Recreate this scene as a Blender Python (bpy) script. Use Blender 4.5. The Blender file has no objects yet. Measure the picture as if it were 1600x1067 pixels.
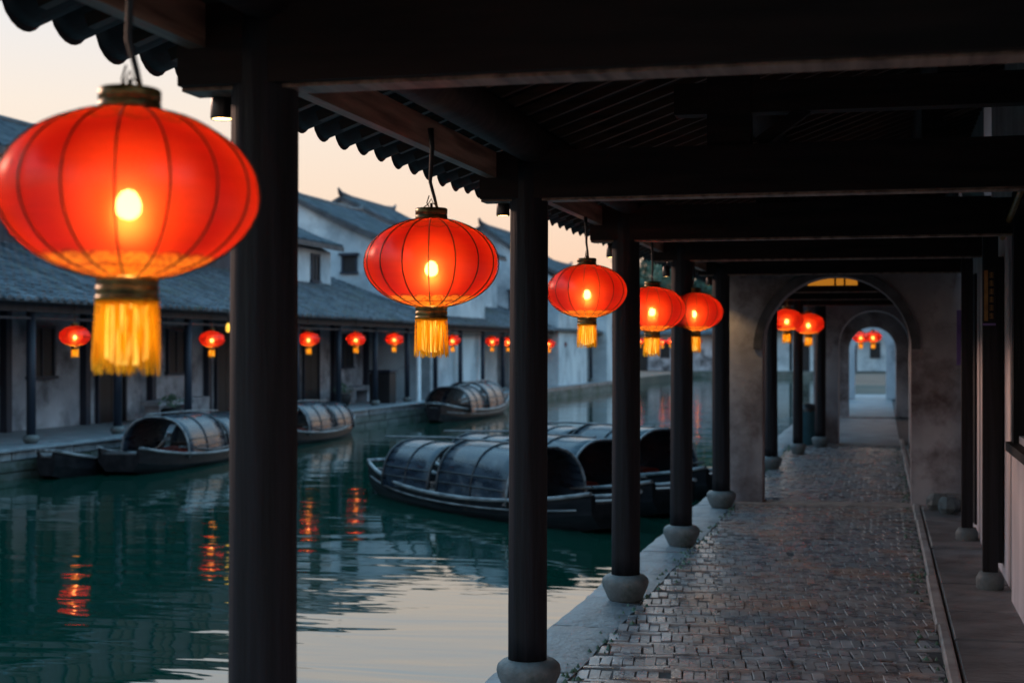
import bpy, math, random
from mathutils import Vector, Matrix
random.seed(7)
S = bpy.context.scene
R = math.radians
PI = math.pi

# ------------------------------------------------------------------ camera
F_PX, YAW, EYE = 2350.0, math.atan(578/2350.0), 1.5
cd = bpy.data.cameras.new('camera'); cam = bpy.data.objects.new('camera', cd)
S.collection.objects.link(cam); S.camera = cam
cam.location = (0, 0, EYE); cam.rotation_euler = (R(90), 0, YAW)
cd.sensor_width = 36; cd.lens = 36*F_PX/1600; cd.shift_y = 12.5/1600
cd.clip_start = 0.05; cd.clip_end = 3000
cd.dof.use_dof = True; cd.dof.focus_distance = 6.2; cd.dof.aperture_fstop = 3.6

# ------------------------------------------------------------------ sky, sun, exposure
w = bpy.data.worlds.new('World'); S.world = w; w.use_nodes = True
SUN_EL, SUN_AZ = 14.0, 62.0          # degrees; azimuth is measured to the left of +Y
wn, wl = w.node_tree.nodes, w.node_tree.links
wn.clear()
wo = wn.new('ShaderNodeOutputWorld'); bg = wn.new('ShaderNodeBackground')
sky = wn.new('ShaderNodeTexSky'); sky.sky_type = 'NISHITA'; sky.sun_disc = False
sky.sun_elevation = R(SUN_EL); sky.sun_rotation = R(-SUN_AZ)
sky.air_density = 1.0; sky.dust_density = 2.2; sky.ozone_density = 2.5
# dusk colour gradient: peach low sky, cool blue dome brightened as added fill
tc = wn.new('ShaderNodeTexCoord'); sx = wn.new('ShaderNodeSeparateXYZ')
wl.new(tc.outputs['Generated'], sx.inputs[0])
rp = wn.new('ShaderNodeValToRGB'); wl.new(sx.outputs['Z'], rp.inputs[0])
e = rp.color_ramp.elements
e[0].position = 0.0;  e[0].color = (0.99, 0.56, 0.38, 1)
e[1].position = 1.0;  e[1].color = (0.34, 0.86, 1.35, 1)
for p_, c_ in ((0.055, (0.98, 0.67, 0.48, 1)), (0.10, (0.97, 0.75, 0.58, 1)), (0.155, (0.95, 0.82, 0.70, 1)), (0.215, (0.84, 0.83, 0.83, 1)), (0.36, (0.52, 0.92, 1.25, 1))):
    q = e.new(p_); q.color = c_
mx = wn.new('ShaderNodeMixRGB'); mx.inputs[0].default_value = 0.97
sc_ = wn.new('ShaderNodeMixRGB'); sc_.blend_type = 'MULTIPLY'; sc_.inputs[0].default_value = 1
sc_.inputs[2].default_value = (6.75, 6.75, 6.75, 1)
wl.new(rp.outputs[0], sc_.inputs[1])
wl.new(sky.outputs[0], mx.inputs[1]); wl.new(sc_.outputs[0], mx.inputs[2])
wl.new(mx.outputs[0], bg.inputs[0]); bg.inputs[1].default_value = 0.1
wl.new(bg.outputs[0], wo.inputs[0])
sd = bpy.data.lights.new('sun', 'SUN'); sd.energy = 2.0; sd.angle = R(10); sd.color = (1.0, 0.60, 0.44)
sun = bpy.data.objects.new('sun', sd); S.collection.objects.link(sun)
sv = Vector((-math.sin(R(SUN_AZ))*math.cos(R(SUN_EL)), math.cos(R(SUN_AZ))*math.cos(R(SUN_EL)), math.sin(R(SUN_EL))))
sun.rotation_euler = sv.to_track_quat('Z', 'Y').to_euler()
S.view_settings.view_transform = 'Standard'; S.view_settings.look = 'None'
S.view_settings.exposure = 0.6; S.view_settings.gamma = 1.0; S.view_settings.use_curve_mapping = False
S.render.engine = 'CYCLES'
S.cycles.use_denoising = True; S.cycles.max_bounces = 6; S.cycles.diffuse_bounces = 5
S.cycles.glossy_bounces = 4; S.cycles.transmission_bounces = 4; S.cycles.transparent_max_bounces = 12
S.cycles.sample_clamp_indirect = 3.0; S.cycles.caustics_reflective = False; S.cycles.caustics_refractive = False

# ------------------------------------------------------------------ helpers
def P(px, d, z=0.0):
    """world point seen at photo column px at camera depth d"""
    cx = (px-800)/F_PX*d
    return Vector((cx*math.cos(YAW)-d*math.sin(YAW), cx*math.sin(YAW)+d*math.cos(YAW), z))

class MB:
    def __init__(s): s.v = []; s.f = []; s.m = []; s.sm = []
    def add(s, vs, fs, m=0, smooth=False):
        o = len(s.v); s.v += [tuple(x) for x in vs]
        for f in fs: s.f.append([i+o for i in f]); s.m.append(m); s.sm.append(smooth)
    def box(s, x0, x1, y0, y1, z0, z1, m=0, M=None):
        vs = [Vector((x, y, z)) for z in (z0, z1) for y in (y0, y1) for x in (x0, x1)]
        if M is not None: vs = [M @ v for v in vs]
        s.add(vs, [(0,2,3,1),(4,5,7,6),(0,1,5,4),(2,6,7,3),(0,4,6,2),(1,3,7,5)], m)
    def cbox(s, x0, x1, y0, y1, z0, z1, c, m=0, M=None):
        """box with chamfered top edges"""
        vs = [(x0,y0,z0),(x1,y0,z0),(x1,y1,z0),(x0,y1,z0),(x0,y0,z1-c),(x1,y0,z1-c),(x1,y1,z1-c),(x0,y1,z1-c),
              (x0+c,y0+c,z1),(x1-c,y0+c,z1),(x1-c,y1-c,z1),(x0+c,y1-c,z1)]
        vs = [Vector(v) for v in vs]
        if M is not None: vs = [M @ v for v in vs]
        s.add(vs, [(0,1,5,4),(1,2,6,5),(2,3,7,6),(3,0,4,7),(4,5,9,8),(5,6,10,9),(6,7,11,10),(7,4,8,11),(8,9,10,11)], m)
    def beam(s, a, b, w_, h_, m=0):
        """rectangular bar from a to b, h_ measured up"""
        a, b = Vector(a), Vector(b); d = (b-a).normalized()
        side = d.cross(Vector((0,0,1)))
        if side.length < 1e-4: side = Vector((1,0,0))
        side.normalize(); up = side.cross(d)
        vs = []
        for q in (a, b):
            for i, j in ((-1,-1),(1,-1),(1,1),(-1,1)): vs.append(q+side*(i*w_/2)+up*(j*h_/2))
        s.add(vs, [(0,1,2,3)[::-1],(4,5,6,7),(0,1,5,4),(1,2,6,5),(2,3,7,6),(3,0,4,7)], m)
    def tube(s, pts, r, n=8, m=0, cap=True, smooth=True):
        pts = [Vector(p) for p in pts]; rs = r if isinstance(r, (list, tuple)) else [r]*len(pts)
        vs = []; fs = []
        prev = None
        for i, p in enumerate(pts):
            t = (pts[min(i+1, len(pts)-1)]-pts[max(i-1, 0)]).normalized()
            if prev is None:
                u = t.cross(Vector((0,0,1)))
                if u.length < 1e-3: u = t.cross(Vector((0,1,0)))
            else: u = prev - t*prev.dot(t)
            u.normalize(); prev = u; v = t.cross(u)
            for k in range(n):
                a = 2*PI*k/n; vs.append(p+(u*math.cos(a)+v*math.sin(a))*rs[i])
        for i in range(len(pts)-1):
            for k in range(n):
                k2 = (k+1) % n; fs.append((i*n+k, i*n+k2, (i+1)*n+k2, (i+1)*n+k))
        s.add(vs, fs, m, smooth)
        if cap:
            o = len(s.v)-len(vs)
            s.f.append([o+k for k in range(n)][::-1]); s.m.append(m); s.sm.append(False)
            s.f.append([o+(len(pts)-1)*n+k for k in range(n)]); s.m.append(m); s.sm.append(False)
    def lathe(s, prof, n=24, m=0, smooth=True, cx=0, cy=0, wob=0, closed=True):
        vs = []; fs = []
        for r, z in prof:
            for k in range(n):
                a = 2*PI*k/n; q = r*(1+wob*random.uniform(-1, 1)); vs.append((cx+q*math.cos(a), cy+q*math.sin(a), z))
        for i in range(len(prof)-1):
            for k in range(n):
                k2 = (k+1) % n; fs.append((i*n+k, i*n+k2, (i+1)*n+k2, (i+1)*n+k))
        if closed:
            fs.append([k for k in range(n)][::-1]); fs.append([(len(prof)-1)*n+k for k in range(n)])
        s.add(vs, fs, m, smooth)
    def prism(s, poly, y0, y1, m=0):
        """polygon in x,z extruded along y"""
        n = len(poly); vs = [(x, y0, z) for x, z in poly]+[(x, y1, z) for x, z in poly]
        fs = [list(range(n)), list(range(n, 2*n))[::-1]]+[(i, i+n, (i+1) % n+n, (i+1) % n) for i in range(n)]
        s.add(vs, fs, m)
    def mesh(s, name, mats):
        me = bpy.data.meshes.new(name); me.from_pydata(s.v, [], s.f)
        if not isinstance(mats, (list, tuple)): mats = [mats]
        for q in mats: me.materials.append(q)
        for p, mi, sm in zip(me.polygons, s.m, s.sm): p.material_index = mi; p.use_smooth = sm
        me.update(); return me
    def obj(s, name, mats, parent=None, **k): return link(name, s.mesh(name, mats), parent, **k)

def link(name, data, parent=None, loc=None, rz=0, label=None, cat=None, group=None, kind=None):
    o = bpy.data.objects.new(name, data); S.collection.objects.link(o)
    if parent is not None: o.parent = parent
    if loc is not None: o.location = loc
    if rz: o.rotation_euler.z = rz
    tag(o, label, cat, group, kind); return o
def tag(o, label=None, cat=None, group=None, kind=None):
    if label: o['label'] = label
    if cat: o['category'] = cat
    if group: o['group'] = group
    if kind: o['kind'] = kind
def thing(name, loc, label, cat, group=None, rz=0): return link(name, None, None, loc, rz, label, cat, group)
def copy_tree(o, parent=None):
    c = o.copy(); S.collection.objects.link(c)
    if parent is not None: c.parent = parent
    for ch in [x for x in KIDS.get(o.name, [])]: copy_tree(ch, c)
    return c
KIDS = {}
def index_kids():
    KIDS.clear()
    for o in bpy.data.objects:
        if o.parent: KIDS.setdefault(o.parent.name, []).append(o)

# ------------------------------------------------------------------ materials
def mat(name, c1, c2=None, rough=0.6, scale=(6,6,6), bump=0.3, bscale=None, spec=0.5, dist=0.01, detail=6, pos=(0.35, 0.65), rough2=None, coat=0, c3=None, c3s=1.0, c3pos=(0.5,0.7), rnd=0.0, cw=False):
    m = bpy.data.materials.new(name); m.use_nodes = True
    n, l = m.node_tree.nodes, m.node_tree.links; b = n['Principled BSDF']
    b.inputs['Roughness'].default_value = rough; b.inputs['Specular IOR Level'].default_value = spec
    b.inputs['Coat Weight'].default_value = coat
    c2 = c2 or c1
    t = n.new('ShaderNodeTexCoord'); mp = n.new('ShaderNodeMapping'); mp.inputs['Scale'].default_value = scale
    if cw:
        g = n.new('ShaderNodeNewGeometry'); l.new(g.outputs['Position'], mp.inputs[0])
    else: l.new(t.outputs['Object'], mp.inputs[0])
    nz = n.new('ShaderNodeTexNoise'); nz.inputs['Scale'].default_value = 1; nz.inputs['Detail'].default_value = detail
    l.new(mp.outputs[0], nz.inputs['Vector'])
    r = n.new('ShaderNodeValToRGB'); l.new(nz.outputs[0], r.inputs[0])
    r.color_ramp.elements[0].position = pos[0]; r.color_ramp.elements[1].position = pos[1]
    r.color_ramp.elements[0].color = (*c1, 1); r.color_ramp.elements[1].color = (*c2, 1)
    out = r.outputs[0]
    if c3:
        n3 = n.new('ShaderNodeTexNoise'); n3.inputs['Scale'].default_value = c3s; n3.inputs['Detail'].default_value = 7; n3.inputs['Roughness'].default_value = .65
        if cw: l.new(g.outputs['Position'], n3.inputs['Vector'])
        else: l.new(t.outputs['Object'], n3.inputs['Vector'])
        r3 = n.new('ShaderNodeValToRGB'); l.new(n3.outputs[0], r3.inputs[0])
        r3.color_ramp.elements[0].position = c3pos[0]; r3.color_ramp.elements[1].position = c3pos[1]
        mm = n.new('ShaderNodeMixRGB'); l.new(r3.outputs[0], mm.inputs[0]); l.new(out, mm.inputs[1]); mm.inputs[2].default_value = (*c3, 1); out = mm.outputs[0]
    if rnd:
        oi = n.new('ShaderNodeObjectInfo'); mr = n.new('ShaderNodeMapRange'); mr.inputs[3].default_value = 1-rnd; mr.inputs[4].default_value = 1+rnd
        l.new(oi.outputs['Random'], mr.inputs[0]); hv = n.new('ShaderNodeHueSaturation'); l.new(mr.outputs[0], hv.inputs['Value']); l.new(out, hv.inputs['Color']); out = hv.outputs[0]
    l.new(out, b.inputs['Base Color'])
    if rough2 is not None:
        mr = n.new('ShaderNodeMapRange'); l.new(nz.outputs[0], mr.inputs[0]); mr.inputs[1].default_value = .3; mr.inputs[2].default_value = .7
        mr.inputs[3].default_value = rough; mr.inputs[4].default_value = rough2; l.new(mr.outputs[0], b.inputs['Roughness'])
    if bump:
        bp = n.new('ShaderNodeBump'); bp.inputs['Strength'].default_value = bump; bp.inputs['Distance'].default_value = dist
        src = nz
        if bscale:
            nb = n.new('ShaderNodeTexNoise'); nb.inputs['Scale'].default_value = bscale; nb.inputs['Detail'].default_value = 5
            if cw: l.new(g.outputs['Position'], nb.inputs['Vector'])
            else: l.new(t.outputs['Object'], nb.inputs['Vector'])
            src = nb
        l.new(src.outputs[0], bp.inputs['Height']); l.new(bp.outputs[0], b.inputs['Normal'])
    return m
def emis(name, col, st):
    m = bpy.data.materials.new(name); m.use_nodes = True; b = m.node_tree.nodes['Principled BSDF']
    b.inputs['Base Color'].default_value = (*col, 1); b.inputs['Emission Color'].default_value = (*col, 1); b.inputs['Emission Strength'].default_value = st
    return m

M = {}
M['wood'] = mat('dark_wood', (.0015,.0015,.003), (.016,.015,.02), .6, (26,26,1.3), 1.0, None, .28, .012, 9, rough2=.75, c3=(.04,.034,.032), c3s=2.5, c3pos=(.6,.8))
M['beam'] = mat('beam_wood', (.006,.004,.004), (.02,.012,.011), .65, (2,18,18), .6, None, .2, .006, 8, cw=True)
M['rafter'] = mat('rafter_wood', (.03,.017,.013), (.09,.048,.034), .6, (2.5,22,22), .5, None, .4, .005, 8, rnd=.3)
M['rail'] = mat('worn_rail_wood', (.10,.06,.045), (.32,.22,.17), .55, (25,2,25), .6, None, .4, .005, 8, cw=True)
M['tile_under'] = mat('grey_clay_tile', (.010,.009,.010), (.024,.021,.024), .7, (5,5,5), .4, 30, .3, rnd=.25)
M['drum'] = mat('base_stone', (.10,.115,.12), (.19,.205,.21), .62, (9,9,9), .7, 60, .4, .006, 7, c3=(.06,.08,.07), c3s=5, rough2=.45)
M['slab'] = mat('quay_stone', (.17,.20,.225), (.32,.345,.37), .42, (5,5,5), .9, 28, .55, .012, 8, c3=(.10,.11,.12), c3s=4, rough2=.6, rnd=.15, cw=True)
M['brick'] = mat('paving_brick', (.15,.16,.185), (.38,.36,.365), .16, (8,8,8), .6, 45, 1.0, .006, 6, rough2=.42, c3=(.42,.27,.22), c3s=1.5, c3pos=(.48,.66), rnd=.32, cw=True)
M['mortar'] = mat('mortar', (.03,.03,.033), (.075,.072,.075), .8, (20,20,20), .6, cw=True)
M['strip'] = mat('plinth_stone', (.10,.092,.095), (.2,.18,.178), .5, (4,4,4), .9, 22, .5, .012, 8, rnd=.15, cw=True)
M['kerb'] = mat('kerb_stone', (.22,.19,.18), (.38,.34,.33), .55, (6,6,6), .6, 40, .4, .01, cw=True)
M['plaster'] = mat('stained_plaster', (.48,.44,.47), (.70,.64,.67), .8, (2.5,2.5,.8), .35, 16, .3, .01, 8, c3=(.24,.19,.20), c3s=1.3, c3pos=(.55,.75), cw=True)
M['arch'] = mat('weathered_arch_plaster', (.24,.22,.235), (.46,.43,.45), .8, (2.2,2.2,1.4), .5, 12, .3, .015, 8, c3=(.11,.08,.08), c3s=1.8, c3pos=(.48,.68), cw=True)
M['arch2'] = mat('pale_and_lit_arch_plaster', (.42,.47,.52), (.60,.65,.70), .8, (2,2,1), .4, 12, .3, .01, 8, c3=(.12,.11,.12), c3s=1.0, c3pos=(.55,.75), cw=True)  # pale far arch; also gives the far reveals their lit look
M['trim'] = mat('arch_trim_stone', (.035,.032,.036), (.085,.08,.088), .6, (7,7,7), .6, cw=True)
M['white'] = mat('whitewashed_wall', (.40,.50,.57), (.62,.72,.78), .8, (1.1,1.1,.6), .25, 9, .3, .02, 9, c3=(.19,.25,.30), c3s=.7, c3pos=(.48,.72), cw=True)
M['greywall'] = mat('gallery_back_wall', (.34,.36,.41), (.60,.62,.68), .8, (1.2,1.2,1.0), .3, 9, .3, .02, 9, c3=(.09,.09,.10), c3s=1.1, c3pos=(.45,.66), cw=True)
M['roof'] = mat('old_roof_tile', (.022,.030,.042), (.11,.13,.155), .6, (3,3,3), .6, 24, .5, .02, 8, rnd=.3, c3=(.05,.06,.045), c3s=1.5, cw=True)
M['coping'] = mat('coping_tile', (.03,.036,.045), (.075,.085,.10), .6, (4,4,4), .5, 20, cw=True)
M['bluewood'] = mat('blue_grey_wood', (.008,.014,.028), (.022,.032,.055), .6, (8,8,1), .4, cw=True)
M['dark'] = mat('dark_opening', (.004,.004,.006), (.009,.009,.012), .6, (3,3,3), 0)
M['hull'] = mat('tarred_hull', (.004,.005,.007), (.016,.015,.018), .5, (2,14,14), .7, None, .15, .006, 7, c3=(.085,.06,.05), c3s=2, c3pos=(.6,.8))
M['rim'] = mat('worn_gunwale', (.07,.075,.085), (.30,.30,.31), .45, (3,12,12), .4, None, .5)
M['deck'] = mat('deck_board', (.03,.03,.035), (.09,.08,.078), .5, (3,16,16), .4)
M['mat'] = mat('black_lacquered_mat', (.006,.013,.024), (.03,.045,.066), .2, (3,14,14), .6, 30, .6, .004, 6, rough2=.42, c3=(.15,.16,.175), c3s=1.8, c3pos=(.56,.74))
M['hoop'] = mat('bamboo_hoop', (.02,.022,.028), (.05,.052,.058), .4, (9,9,9), .3)
M['red'] = mat('red_cushion', (.30,.02,.015), (.42,.04,.02), .7, (9,9,9), .2)
M['brass'] = mat('dull_brass_band', (.045,.035,.012), (.22,.16,.05), .35, (30,30,30), .4)
M['brass'].node_tree.nodes['Principled BSDF'].inputs['Metallic'].default_value = .6
M['wire'] = mat('lantern_wire', (.02,.008,.003), (.04,.018,.006), .45, (9,9,9), 0)
M['cord'] = mat('black_cord', (.010,.010,.012), None, .5, (9,9,9), 0)
M['lampmetal'] = mat('black_metal', (.012,.013,.015), (.03,.03,.033), .35, (9,9,9), 0)
M['bulb'] = emis('lantern_bulb', (1.0, .54, .20), 150)
M['bulbfar'] = emis('far_lantern_bulb', (1.0, .54, .20), 150)
M['added_core_glow'] = emis('added_core_glow', (1.0, .56, .09), 1.15)  # emission of the core added inside the tassels
M['farlamp'] = emis('far_lamp_glass', (1.0, .55, .06), .9)
M['lens'] = emis('warm_lamp_lens', (1.0, .58, .18), 9)
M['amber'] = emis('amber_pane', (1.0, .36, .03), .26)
M['white_post'] = mat('white_paint', (.62,.66,.70), (.78,.80,.82), .5, (5,5,5), 0)
M['teal'] = mat('teal_plastic', (.02,.07,.09), (.03,.09,.11), .4, (5,5,5), 0)
M['purple'] = mat('purple_board', (.13,.08,.30), (.20,.14,.42), .5, (5,5,5), 0)
M['gold'] = mat('gilt_board', (.20,.10,.02), (.38,.20,.05), .4, (14,14,14), .2)
M['bark'] = mat('bark', (.04,.03,.025), (.09,.07,.05), .8, (9,9,2), .5)
M['leaf'] = mat('tree_leaf', (.035,.085,.06), (.09,.16,.10), .6, (.6,.6,.6), 0, cw=True)
M['moss'] = mat('mossy_quay_wall', (.07,.09,.08), (.17,.18,.175), .7, (1.4,1.4,5), .8, 9, .4, .03, 8, c3=(.04,.065,.035), c3s=1.2, cw=True)
M['pave'] = mat('far_paving', (.18,.20,.22), (.30,.32,.345), .55, (2,2,2), .5, 8, .4, .01, 6, cw=True)
M['earth'] = mat('earth', (.05,.05,.04), (.10,.09,.07), .9, (.3,.3,.3), 0, cw=True)

# lantern silk: thin translucent cloth, red with printed scalloped borders and a gold lower border
def silk():
    m = bpy.data.materials.new('lantern_silk'); m.use_nodes = True
    n, l = m.node_tree.nodes, m.node_tree.links; n.clear()
    out = n.new('ShaderNodeOutputMaterial')
    t = n.new('ShaderNodeTexCoord'); s = n.new('ShaderNodeSeparateXYZ'); l.new(t.outputs['Object'], s.inputs[0])
    def math_(op, a, b=None, c=None):
        q = n.new('ShaderNodeMath'); q.operation = op
        for i, v in enumerate((a, b, c)):
            if v is None: continue
            if isinstance(v, (int, float)): q.inputs[i].default_value = v
            else: l.new(v, q.inputs[i])
        return q.outputs[0]
    ang = math_('ARCTAN2', s.outputs['Y'], s.outputs['X'])
    sc = math_('ABSOLUTE', math_('SINE', math_('MULTIPLY', ang, 8.0)))
    az = math_('ABSOLUTE', s.outputs['Z'])
    edge = math_('ADD', az, math_('MULTIPLY', sc, 0.009))             # scalloped hem
    hem = math_('GREATER_THAN', edge, 0.118)
    l1 = math_('LESS_THAN', math_('ABSOLUTE', math_('SUBTRACT', edge, 0.118)), 0.0016)
    nz = n.new('ShaderNodeTexNoise'); nz.inputs['Scale'].default_value = 60; l.new(t.outputs['Object'], nz.inputs['Vector'])
    fig = math_('MULTIPLY', math_('LESS_THAN', math_('ABSOLUTE', math_('SUBTRACT', math_('ADD', nz.outputs[0], math_('MULTIPLY', az, 0.0)), .5)), .035), hem)
    l2 = math_('LESS_THAN', math_('ABSOLUTE', math_('SUBTRACT', az, 0.130)), 0.0012)
    lines = math_('MAXIMUM', math_('MAXIMUM', l1, l2), math_('MULTIPLY', fig, .8))
    low = math_('LESS_THAN', s.outputs['Z'], -0.112)
    red = (0.29, .006, .006, 1); gold = (.50, .22, .03, 1)
    m1 = n.new('ShaderNodeMixRGB'); l.new(low, m1.inputs[0]); m1.inputs[1].default_value = red; m1.inputs[2].default_value = gold
    m2 = n.new('ShaderNodeMixRGB'); l.new(lines, m2.inputs[0]); l.new(m1.outputs[0], m2.inputs[1]); m2.inputs[2].default_value = (.09, .014, .003, 1)
    # weave: fine horizontal and vertical threads
    wv = n.new('ShaderNodeTexNoise'); mp = n.new('ShaderNodeMapping'); mp.inputs['Scale'].default_value = (5, 5, 90); l.new(t.outputs['Object'], mp.inputs[0])
    l.new(mp.outputs[0], wv.inputs['Vector']); wv.inputs['Scale'].default_value = 1
    mr = n.new('ShaderNodeMapRange'); l.new(wv.outputs[0], mr.inputs[0]); mr.inputs[1].default_value = .3; mr.inputs[2].default_value = .7; mr.inputs[3].default_value = .88; mr.inputs[4].default_value = 1.1
    hv = n.new('ShaderNodeHueSaturation'); l.new(mr.outputs[0], hv.inputs['Value']); l.new(m2.outputs[0], hv.inputs['Color'])
    tr = n.new('ShaderNodeBsdfTranslucent'); l.new(hv.outputs[0], tr.inputs[0])
    df = n.new('ShaderNodeBsdfDiffuse'); l.new(hv.outputs[0], df.inputs[0])
    gl = n.new('ShaderNodeBsdfGlossy'); gl.inputs['Roughness'].default_value = .35; gl.inputs[0].default_value = (1, .75, .7, 1)
    tp = n.new('ShaderNodeBsdfTransparent'); 
    m3 = n.new('ShaderNodeMixRGB'); l.new(low, m3.inputs[0]); m3.inputs[1].default_value = (1, .55, .35, 1); m3.inputs[2].default_value = (1, .5, .15, 1)
    l.new(m3.outputs[0], tp.inputs[0])
    a1 = n.new('ShaderNodeMixShader'); a1.inputs[0].default_value = .35; l.new(tr.outputs[0], a1.inputs[1]); l.new(df.outputs[0], a1.inputs[2])
    a2 = n.new('ShaderNodeMixShader'); a2.inputs[0].default_value = .06; l.new(a1.outputs[0], a2.inputs[1]); l.new(gl.outputs[0], a2.inputs[2])
    rf = n.new('ShaderNodeBsdfRefraction'); rf.inputs['IOR'].default_value = 1.45; rf.inputs['Roughness'].default_value = .95; rf.inputs[0].default_value = (1, .115, .024, 1)
    a4 = n.new('ShaderNodeMixShader'); a4.inputs[0].default_value = .08; l.new(a2.outputs[0], a4.inputs[1]); l.new(rf.outputs[0], a4.inputs[2]); a2 = a4
    r2 = n.new('ShaderNodeBsdfRefraction'); r2.inputs['IOR'].default_value = 1.25; r2.inputs['Roughness'].default_value = .55; r2.inputs[0].default_value = (1, .30, .10, 1)
    a5 = n.new('ShaderNodeMixShader'); a5.inputs[0].default_value = .018; l.new(a2.outputs[0], a5.inputs[1]); l.new(r2.outputs[0], a5.inputs[2]); a2 = a5
    a3 = n.new('ShaderNodeMixShader'); a3.inputs[0].default_value = .045; l.new(a2.outputs[0], a3.inputs[1]); l.new(tp.outputs[0], a3.inputs[2])
    l.new(a3.outputs[0], out.inputs[0]); return m
M['silk'] = silk()
def fringe():
    m = bpy.data.materials.new('yellow_fringe'); m.use_nodes = True
    n, l = m.node_tree.nodes, m.node_tree.links; n.clear(); out = n.new('ShaderNodeOutputMaterial')
    t = n.new('ShaderNodeTexCoord'); mp = n.new('ShaderNodeMapping'); mp.inputs['Scale'].default_value = (180, 180, 4)
    l.new(t.outputs['Object'], mp.inputs[0]); nz = n.new('ShaderNodeTexNoise'); nz.inputs['Scale'].default_value = 1; l.new(mp.outputs[0], nz.inputs['Vector'])
    r = n.new('ShaderNodeValToRGB'); l.new(nz.outputs[0], r.inputs[0]); r.color_ramp.elements[0].position = .35; r.color_ramp.elements[1].position = .65
    r.color_ramp.elements[0].color = (.86, .44, .02, 1); r.color_ramp.elements[1].color = (1.0, .74, .07, 1)
    tr = n.new('ShaderNodeBsdfTranslucent'); df = n.new('ShaderNodeBsdfDiffuse'); l.new(r.outputs[0], tr.inputs[0]); l.new(r.outputs[0], df.inputs[0])
    a = n.new('ShaderNodeMixShader'); a.inputs[0].default_value = .25; l.new(tr.outputs[0], a.inputs[1]); l.new(df.outputs[0], a.inputs[2]); l.new(a.outputs[0], out.inputs[0]); return m
M['fringe'] = fringe()
def water():
    m = bpy.data.materials.new('canal_water'); m.use_nodes = True
    n, l = m.node_tree.nodes, m.node_tree.links; b = n['Principled BSDF']
    b.inputs['Base Color'].default_value = (.001, .042, .028, 1); b.inputs['Roughness'].default_value = .02
    b.inputs['IOR'].default_value = 2.45; b.inputs['Specular IOR Level'].default_value = .5
    g = n.new('ShaderNodeNewGeometry'); mp = n.new('ShaderNodeMapping'); mp.inputs['Rotation'].default_value = (0, 0, -YAW); mp.inputs['Scale'].default_value = (.55, 1.6, 1)
    l.new(g.outputs['Position'], mp.inputs[0])
    a = n.new('ShaderNodeTexNoise'); a.inputs['Scale'].default_value = .85; a.inputs['Detail'].default_value = 2.5; a.inputs['Roughness'].default_value = .45; a.inputs['Distortion'].default_value = .6
    l.new(mp.outputs[0], a.inputs['Vector'])
    c = n.new('ShaderNodeTexNoise'); c.inputs['Scale'].default_value = 3.2; c.inputs['Detail'].default_value = 2; l.new(mp.outputs[0], c.inputs['Vector'])
    # calm patches and rippled patches
    p = n.new('ShaderNodeTexNoise'); p.inputs['Scale'].default_value = .22; l.new(g.outputs['Position'], p.inputs['Vector'])
    pr = n.new('ShaderNodeMapRange'); l.new(p.outputs[0], pr.inputs[0]); pr.inputs[1].default_value = .4; pr.inputs[2].default_value = .62; pr.inputs[3].default_value = .12; pr.inputs[4].default_value = 1
    mu = n.new('ShaderNodeMath'); mu.operation = 'MULTIPLY'; l.new(c.outputs[0], mu.inputs[0]); l.new(pr.outputs[0], mu.inputs[1])
    ad = n.new('ShaderNodeMath'); ad.operation = 'MULTIPLY_ADD'; l.new(mu.outputs[0], ad.inputs[0]); ad.inputs[1].default_value = .22; l.new(a.outputs[0], ad.inputs[2])
    bp = n.new('ShaderNodeBump'); bp.inputs['Strength'].default_value = 1; bp.inputs['Distance'].default_value = .014
    l.new(ad.outputs[0], bp.inputs['Height']); l.new(bp.outputs[0], b.inputs['Normal']); return m
M['water'] = water()

# ------------------------------------------------------------------ the setting
WZ = -0.45
b = MB(); b.box(-700, 700, -200, 1400, -1.6, -1.3); b.obj('ground', M['earth'], kind='structure')
b = MB(); b.add([(-13.0,-30,WZ),(-1.72,-30,WZ),(-1.72,112,WZ),(-13.0,112,WZ)], [(0,1,2,3)]); b.obj('water', M['water'], kind='structure')
b = MB(); b.box(-700, -12.82, -200, 1400, -1.3, -.03); b.obj('left_bank', M['earth'], kind='structure')
b = MB(); b.box(-1.66, 700, -200, 1400, -1.3, -.09); b.obj('right_bank', M['earth'], kind='structure')
b = MB(); b.box(-12.82, -1.66, 111, 1400, -1.3, -.03); b.obj('far_bank', M['earth'], kind='structure')

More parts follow.
